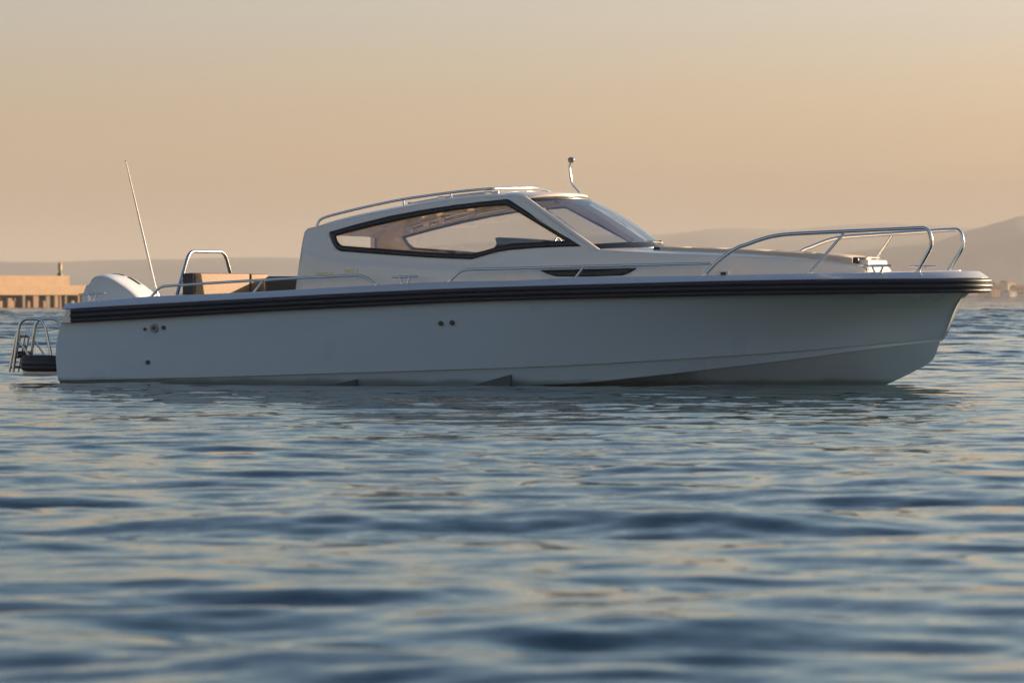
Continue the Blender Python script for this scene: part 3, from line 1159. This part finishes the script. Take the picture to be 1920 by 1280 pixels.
# ------------------------------------------------------------------ lettering on the cabin side
def lettering(text, u0, u1, v, hpx, shear=0.0):
    cd = bpy.data.curves.new("lettering", 'FONT')
    cd.body = text
    cd.size = 1.0
    cd.extrude = .02
    cd.space_character = 1.1
    cd.shear = shear
    tmp = bpy.data.objects.new("lettering_source", cd)
    COL.objects.link(tmp)
    dg = bpy.context.evaluated_depsgraph_get()
    me = bpy.data.meshes.new_from_object(tmp.evaluated_get(dg))
    bpy.data.objects.remove(tmp)
    xs = [w.co.x for w in me.vertices]
    ys = [w.co.y for w in me.vertices]
    a, b = on_side(u0, v, .004), on_side(u1, v, .004)
    hh = P(u0, v - hpx, a.y).z - a.z
    for w in me.vertices:
        x = lerp(a.x, b.x, (w.co.x - min(xs)) / (max(xs) - min(xs)))
        z = a.z + (b.z - a.z) * (x - a.x) / (b.x - a.x) + hh * (w.co.y - min(ys)) / (max(ys) - min(ys))
        w.co = (x, -(yside(x, z) + .004 + w.co.z * .08), z)
    me.materials.clear()
    me.materials.append(M_gold)
    o = bpy.data.objects.new("lettering", me)
    COL.objects.link(o)
    o.parent = boat
    return o
lettering("NIMBUS", 593, 624, 515.5, 5)
lettering("W11", 646, 671, 512.5, 8, .2)

# ------------------------------------------------------------------ mast light and antenna
mp = [P(1086, 362, -.05), P(1072, 346, -.05), P(1069.5, 330, -.05), P(1067.5, 313, -.05), P(1070, 305, -.05)]
ml = empty("mast_light", boat)
tube_obj("stalk", fillet(mp, .05, 6), .013, M_steel, ml, 12)
bm = bmesh.new()
c = P(1071, 300, -.05)
add_tube(bm, [c + Vector((0, 0, z)) for z in (-.035, -.025, 0, .012, .028, .032)], [.018, .034, .04, .04, .026, .004], 18)
build("lamp", bm, M_redlamp, ml, ang=60)
at = [P(294, 552, .95), P(236, 303, .95)]
an = empty("antenna", boat)
tube_obj("whip", [at[0].lerp(at[1], i / 10) for i in range(11)], [.017 - .0011 * i for i in range(11)], M_anten, an, 10)
bm = bmesh.new()
add_tube(bm, [at[1], at[1].lerp(at[0], -.006)], .010, 8)
build("tip", bm, M_dark, an)
bm = bmesh.new()
add_tube(bm, [at[0] + Vector((0, 0, -.25)), at[0], at[0].lerp(at[1], .05)], [.03, .026, .02], 14)
build("mount", bm, M_steel, an)

# ------------------------------------------------------------------ cockpit
def soft_box(name, x0, x1, y0, y1, z0, z1, m, parent, w=.03, lean=0.0):
    bm = bmesh.new()
    vv = add_box(bm, x0, x1, y0, y1, z0, z1)
    for v in vv:
        v.co.x += lean * (v.co.z - z0)
    o = build(name, bm, m, parent)
    return bevel(o, w, 4)
bench = empty("aft_bench", boat)
fx = P(366, 530, -1.0).x
zt, zb_ = P(366, 511.5, -1.0).z, .80
pe = 1.05
soft_box("backrest", fx - .11, fx, -.995, .50, zb_, zt, M_tan, bench, .022)
soft_box("backrest", fx - .10, fx + .012, .515, 1.0, zb_, zt - .004, M_tan, bench, .022)
soft_box("bench_side", fx - .15, fx - .012, -1.04, -1.005, zb_ - .2, zt - .005, M_brown, bench, .012)
soft_box("back_panel", fx - .15, fx - .115, -1.0, 1.0, zb_ - .2, zt - .02, M_brown, bench, .012)
soft_box("seat_cushion", fx - .02, fx + .5, -1.0, 1.0, .62, .78, M_tan, bench, .04)
soft_box("seat_base", fx - .02, fx + .46, -1.0, 1.0, .36, .615, M_white, bench, .02)
fs = empty("cockpit_seat", boat)
a, b = P(496, 518, -.75), P(556, 518, -.75)
soft_box("seat_back", a.x, b.x + .10, -.78, -.1, .75, a.z, M_brown, fs, .05)
soft_box("seat_base", a.x + .02, b.x + .1, -.76, -.12, .36, .745, M_white, fs, .02)
a2 = P(470, 517, .8)
soft_box("side_cushion", fx + .12, fx + .75, .86, 1.06, .70, P(490, 519, .9).z, M_tan, bench, .03)
# stainless hoop behind the bench
hx = P(334, 545, -.77).x
h0, h1 = P(333, 552, -.80), P(353, 471, -.46)
hz = P(360, 471, -.45).z
hb = Vector((P(334, 540, -.77).x, -.80, P(334, 552, -.8).z))
hp = [hb, Vector((P(357, 471, -.47).x, -.50, hz)), Vector((P(357, 471, -.47).x, .47, hz)), Vector((hb.x, .80, hb.z))]
tube_obj("hoop", fillet(hp, .13, 8), .021, M_steel, boat, 14)

# ------------------------------------------------------------------ outboard motor
ob = empty("outboard_motor", boat)
prof_px = [(153, 560), (156, 549), (161, 536), (167, 532), (171, 524), (176, 519.5), (184, 517.5), (195, 518), (208, 522), (222, 530), (240, 543), (254, 556), (262, 566)]
pr = [P(u, v, -.30) for u, v in prof_px]
cxm = sum(p.x for p in pr) / len(pr)
bm = bmesh.new()
rows = []
for j, (y, kx, kz_) in enumerate(((-.285, .93, -.025), (-.300, .985, -.004), (-.292, 1.0, .0), (-.20, 1.01, .016), (-.07, 1.015, .024), (.07, 1.015, .024), (.20, 1.01, .016), (.292, 1.0, 0), (.300, .985, -.004), (.285, .93, -.025))):
    row = [Vector((cxm + (p.x - cxm) * kx, y, p.z + kz_)) for p in curve_through(pr, 4)]
    rows.append([Vector((row[0].x, y, .70))] + row + [Vector((row[-1].x, y, .70))])
V = grid_faces(bm, rows)
bm.faces.new(V[0])
bm.faces.new(list(reversed(V[-1])))
build("cowl", bm, M_cowl, ob, ang=42, recalc=True)
def cowl_z(x):
    xs = [p.x for p in pr]
    return float(np.interp(x, xs, [p.z for p in pr]))
for x0, x1 in ((P(212, 516, .12).x, P(233, 516, .12).x), (P(240, 517, .12).x, P(262, 521, .12).x)):
    bm = bmesh.new()
    rows = []
    for i in range(9):
        x = lerp(x0, x1, i / 8)
        z = cowl_z(x) + .02
        rows.append([Vector((x, .10, z + .006)), Vector((x, .17, z + .002))])
    grid_faces(bm, rows)
    o = build("air_vent", bm, M_dark, ob, recalc=True)
    solidify(o, .012, 0)
bm = bmesh.new()
add_box(bm, -.28, .05, -.16, .16, .35, .72)
add_box(bm, -.26, -.04, -.09, .09, -.6, .36)
bevel(build("midsection", bm, M_white, ob), .03)
# twin moulded transom corners beside the motor
for sgn in (-1, 1):
    bm = bmesh.new()
    add_box(bm, sx0 + .02, .32, min(sgn * .5, sgn * 1.26), max(sgn * .5, sgn * 1.26), .55, z_gt(.1) - .03)
    bevel(build("transom_box", bm, M_white, boat), .02)

# ------------------------------------------------------------------ swim platform and ladder
pl = P(36, 680, -1.22)
px0 = pl.x
zt, zb_ = P(60, 667, -1.2).z, P(60, 695, -1.2).z
for sgn in (-1, 1):
    sp = empty("swim_platform", boat)
    bm = bmesh.new()
    y0, y1 = sorted((sgn * 1.20, sgn * .45))
    add_box(bm, px0 + .03, .05, y0, y1, zb_ - .05, zt + .004)
    bevel(build("platform", bm, M_white, sp), .02)
    bm = bmesh.new()                               # fender round the edge
    zc_, rr_ = (zt + zb_) / 2, (zt - zb_) / 2
    pts = fillet([Vector((.04, sgn * 1.215, zc_)), Vector((px0 + .02, sgn * 1.215, zc_)), Vector((px0 + .02, sgn * .45, zc_))], .14, 8)
    rows = []
    for i, p in enumerate(pts):
        d = (pts[min(i + 1, len(pts) - 1)] - pts[max(i - 1, 0)]).normalized()
        n = Vector((d.y, -d.x, 0)) * (1 if sgn == 1 else -1)
        row = []
        for t in np.linspace(-1, 1, 13):
            o_ = .035 * (1 - abs(t) ** 4) + .006 * math.cos(t * 9)
            row.append(p + n * o_ + Vector((0, 0, t * rr_)))
        rows.append(row)
    grid_faces(bm, rows)
    o = build("fender", bm, M_rub, sp, ang=60, recalc=True)
    solidify(o, .02, 0)

lad = empty("boarding_ladder", boat)
for y, px in ((-1.12, [(24.5, 698), (37, 607), (46, 597.5), (75, 597.5), (84.5, 604), (96, 668)]), (-.72, None)):
    if px is None:
        hoop = [Vector((p.x, -.72, p.z)) for p in near]
    else:
        near = [P(u, v, y) for u, v in ((24.5, 697), (38, 597.5), (82, 597.5), (96, 667))]
        hoop = near
    tube_obj("handrail", fillet(hoop, .12, 8), .019, M_steel, lad, 14)
    a, b = P(36, 640, -1.12), P(54, 667, -1.12)
    tube_obj("brace", [Vector((a.x, hoop[0].y, a.z)), Vector((b.x, hoop[0].y, b.z))], .013, M_steel, lad, 10)
fl = [P(17.5, 697, -1.02), P(31, 626, -1.02)]
for y in (-1.02, -.80):
    for dx in (0, .05):
        tube_obj("stile", [Vector((fl[0].x + dx, y, fl[0].z + dx)), Vector((fl[1].x + dx, y, fl[1].z - dx * .6))], .015, M_steel, lad, 10)
for k in range(4):
    p = fl[0].lerp(fl[1], .12 + .27 * k)
    bm = bmesh.new()
    add_box(bm, p.x - .015, p.x + .06, -1.01, -.81, p.z - .012, p.z + .012)
    bevel(build("step", bm, M_dark, lad), .006)
bm = bmesh.new()
p = P(43, 661, -.95)
add_box(bm, p.x - .05, p.x + .05, -1.0, -.82, p.z - .05, p.z + .02)
bevel(build("hinge", bm, M_dark, lad), .015)

# ------------------------------------------------------------------ interior
bm = bmesh.new()
a, b = P(950, 447, -.55), P(1075, 455, -.55)
rows = []
for (u, v) in ((944, 470), (952, 458), (949, 446.5), (956, 445.5), (1000, 449), (1050, 452), (1100, 462)):
    p = P(u, v, -.55)
    rows.append([Vector((p.x, -.9, p.z)), Vector((p.x, -.15, p.z))])
V = grid_faces(bm, rows)
for k in (0, 1):
    bm.faces.new([r[k] for r in V])
bevel(build("dashboard", bm, M_dark, boat, recalc=True), .01)
whl = P(1046, 451, -.6)
bm = bmesh.new()
add_tube(bm, [Vector((whl.x, -.6 + .1 * math.sin(t), whl.z - .03 + .06 * math.cos(t))) for t in np.linspace(0, 2 * math.pi, 24)], .012, 8)
build("compass_ring", bm, M_steel, boat, ang=60)

# ------------------------------------------------------------------ breakwater, beacon
D = 470.0
M_stone = mat("pale harbour stone", (.34, .225, .14), .9, var=.22, scale=.9, bump=.6, bscale=4)
M_pile = mat("stained pile timber", (.22, .145, .10), .9, var=.3, scale=1.4)
M_gap = mat("dark brown concrete", (.10, .075, .06), .8, var=.3, scale=2)  # darker than the stone; used on the back wall and some piles
wA, wB, wC = W(-260, 578, D - 16), W(148, 578, D), W(164, 578, D + .4)
pier = empty("breakwater", None, (wB.x, wB.y, 0))
tag(pier, "sunlit pale stone breakwater with a stepped wall on piles behind the stern", "breakwater")
dirp = Vector((-math.cos(R(62)), -math.sin(R(62)), 0))          # runs back to the left, its face turned to the sun
nface = Vector((math.sin(R(62)), -math.cos(R(62)), 0))
px_m = D / FPX
def pier_block(name, along0, along1, front, depth, z0, z1, m, parent=pier, bev=.06):
    bm = bmesh.new()
    vv = add_box(bm, along0, along1, -depth, 0, z0, z1)
    for v in vv:
        v.co = dirp * v.co.x + nface * (v.co.y + front) + Vector((0, 0, v.co.z))
    return bevel(build(name, bm, m, parent, recalc=True), bev)
zA = lambda v: (578 - v) * px_m
pier_block("upper_wall", 0, 42, -1.2, 2.2, zA(554), zA(519), M_stone)
pier_block("quay", -2.2, 42, 0, 5.0, zA(555), zA(537), M_stone)
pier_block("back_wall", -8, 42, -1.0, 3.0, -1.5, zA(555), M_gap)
a = -1.8
k = 0
while a < 40:
    w = random.uniform(.4, 1.2)
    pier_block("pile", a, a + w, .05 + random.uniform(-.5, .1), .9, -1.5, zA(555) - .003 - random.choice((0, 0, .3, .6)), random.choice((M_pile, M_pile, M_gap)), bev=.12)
    a += w + random.uniform(.15, .9)
    k += 1
pier_block("low_mole", -12, -2.21, -1.0, 4.0, -1.5, zA(556), M_stone)
pier_block("end_block", -11.8, -10.4, -1.4, 1.2, zA(556), zA(545), M_stone)
bcn = empty("harbour_beacon", None, (wB.x, wB.y, 0))
tag(bcn, "small harbour beacon with orange lantern and dark green foot on the breakwater wall", "beacon")
M_green = mat("dark green paint", (.03, .07, .055), .5, var=.2)
M_orange = mat("weathered orange paint", (.62, .34, .14), .5, var=.15)
bp = dirp * .75 + nface * -2.0
def lathe(name, prof, m, parent, at):
    bm = bmesh.new()
    add_tube(bm, [at + Vector((0, 0, z)) for r_, z in prof], [r_ * .72 for r_, z in prof], 18)
    return build(name, bm, m, parent, ang=40)
zw = zA(519)
lathe("foot", [(.42, zw), (.40, zw + .25), (.22, zw + .35), (.18, zw + .62)], M_green, bcn, bp)
lathe("lantern", [(.18, zw + .62), (.30, zw + .66), (.30, zw + 1.18), (.22, zw + 1.26)], M_orange, bcn, bp)
lathe("cap", [(.34, zw + 1.26), (.30, zw + 1.36), (.06, zw + 1.52), (.03, zw + 1.75)], M_orange, bcn, bp)

# ------------------------------------------------------------------ far shore with houses
DS = 2000.0
M_shore = mat("shore scrub", (.10, .09, .06), .95, var=.4, scale=.05)
bm = bmesh.new()
rows = []
for j, (r, h) in enumerate(((DS - 6, -.6), (DS, .6), (DS + 60, 1.6), (DS + 400, 3), (DS + 1500, 6))):
    rows.append([Vector((a * r, r, h + .5 * noise.noise(Vector((a * 900, j, 0))))) for a in np.linspace((1690 - 960) / FPX, (3600 - 960) / FPX, 120)])
grid_faces(bm, rows)
o = build("shore", bm, M_shore, None, ang=180)
if o.data.polygons[0].normal.z < 0:
    o.data.flip_normals()
tag(o, "low scrubby far shore at the foot of the headland", "shore", kind="structure")
wall_cols = {'pink': (.62, .40, .33), 'cream': (.66, .56, .42), 'white': (.72, .68, .62), 'ochre': (.58, .38, .22), 'grey': (.40, .40, .42)}
M_walls = {k: mat(k + " render", c, .85, var=.1, scale=.3) for k, c in wall_cols.items()}
M_tile = mat("terracotta roof", (.30, .13, .08), .85, var=.25, scale=.6)
M_win = mat("dark window", (.03, .035, .04), .2)
def house(u, off, w, d, h, col, label, rz):
    w, d, h = w * .72, d * .72, h * .72
    c = W(u, 557, DS + off)
    hs = empty("house", None, (c.x, c.y, .6 + off * .017), rz)
    tag(hs, label, "house", "houses on the far shore")
    bm = bmesh.new()
    add_box(bm, -w / 2, w / 2, -d / 2, d / 2, -.8, h)
    build("wall", bm, M_walls[col], hs)
    bm = bmesh.new()
    e = .35
    b0 = [bm.verts.new(p) for p in ((-w / 2 - e, -d / 2 - e, h), (w / 2 + e, -d / 2 - e, h), (w / 2 + e, d / 2 + e, h), (-w / 2 - e, d / 2 + e, h))]
    t0, t1 = bm.verts.new((-w / 2 - e, 0, h + d * .22)), bm.verts.new((w / 2 + e, 0, h + d * .22))
    bm.faces.new((b0[0], b0[1], t1, t0))
    bm.faces.new((b0[2], b0[3], t0, t1))
    bm.faces.new((b0[1], b0[2], t1))
    bm.faces.new((b0[3], b0[0], t0))
    bm.faces.new(list(reversed(b0)))
    build("roof", bm, M_tile, hs, recalc=True)
    n = max(2, int(w / 2.0))
    for fl_ in range(max(1, round(h / 2.4))):
        for i in range(n):
            bm = bmesh.new()
            x = -w / 2 + w * (i + .5) / n
            add_box(bm, x - .45, x + .45, -d / 2 - .06, -d / 2 + .05, .7 + fl_ * 2.0, 1.6 + fl_ * 2.0)
            build("window", bm, M_win, hs)
house(1850, 40, 9, 8, 8.4, 'pink', "tall pink house on the far shore just off the bow tip", .5)
house(1861, 8, 7, 6, 3.2, 'ochre', "low ochre house at the water's edge below the tall pink house", .7)
house(1874, 60, 8, 7, 5.6, 'grey', "grey two storey house between the tall pink house and the cream house", .4)
house(1889, 45, 8, 7, 8.4, 'cream', "tall cream house on the far shore, beside a grey house", .8)
house(1893, 5, 6.5, 6, 3.0, 'white', "low white house at the water's edge below the tall cream house", .8)
house(1910, 30, 9, 7, 5.6, 'pink', "two storey pink house nearest the right edge of the picture", .5)

# ------------------------------------------------------------------ haze
def make_haze():
    m = bpy.data.materials.new("evening haze")
    m.use_nodes = True
    nt = m.node_tree
    nt.nodes.clear()
    o = nt.nodes.new('ShaderNodeOutputMaterial')
    v = nt.nodes.new('ShaderNodeVolumePrincipled')
    v.inputs['Color'].default_value = (.55, .525, .518, 1)
    v.inputs['Density'].default_value = 2.1e-4
    v.inputs['Anisotropy'].default_value = 0.0
    nt.links.new(v.outputs[0], o.inputs['Volume'])
    bm = bmesh.new()
    add_box(bm, -31000, 31000, -31000, 31000, -2.2, 190)
    h = build("haze", bm, m, None)
    tag(h, "pale evening haze over the sea and the hills", "haze", kind="stuff")
make_haze()
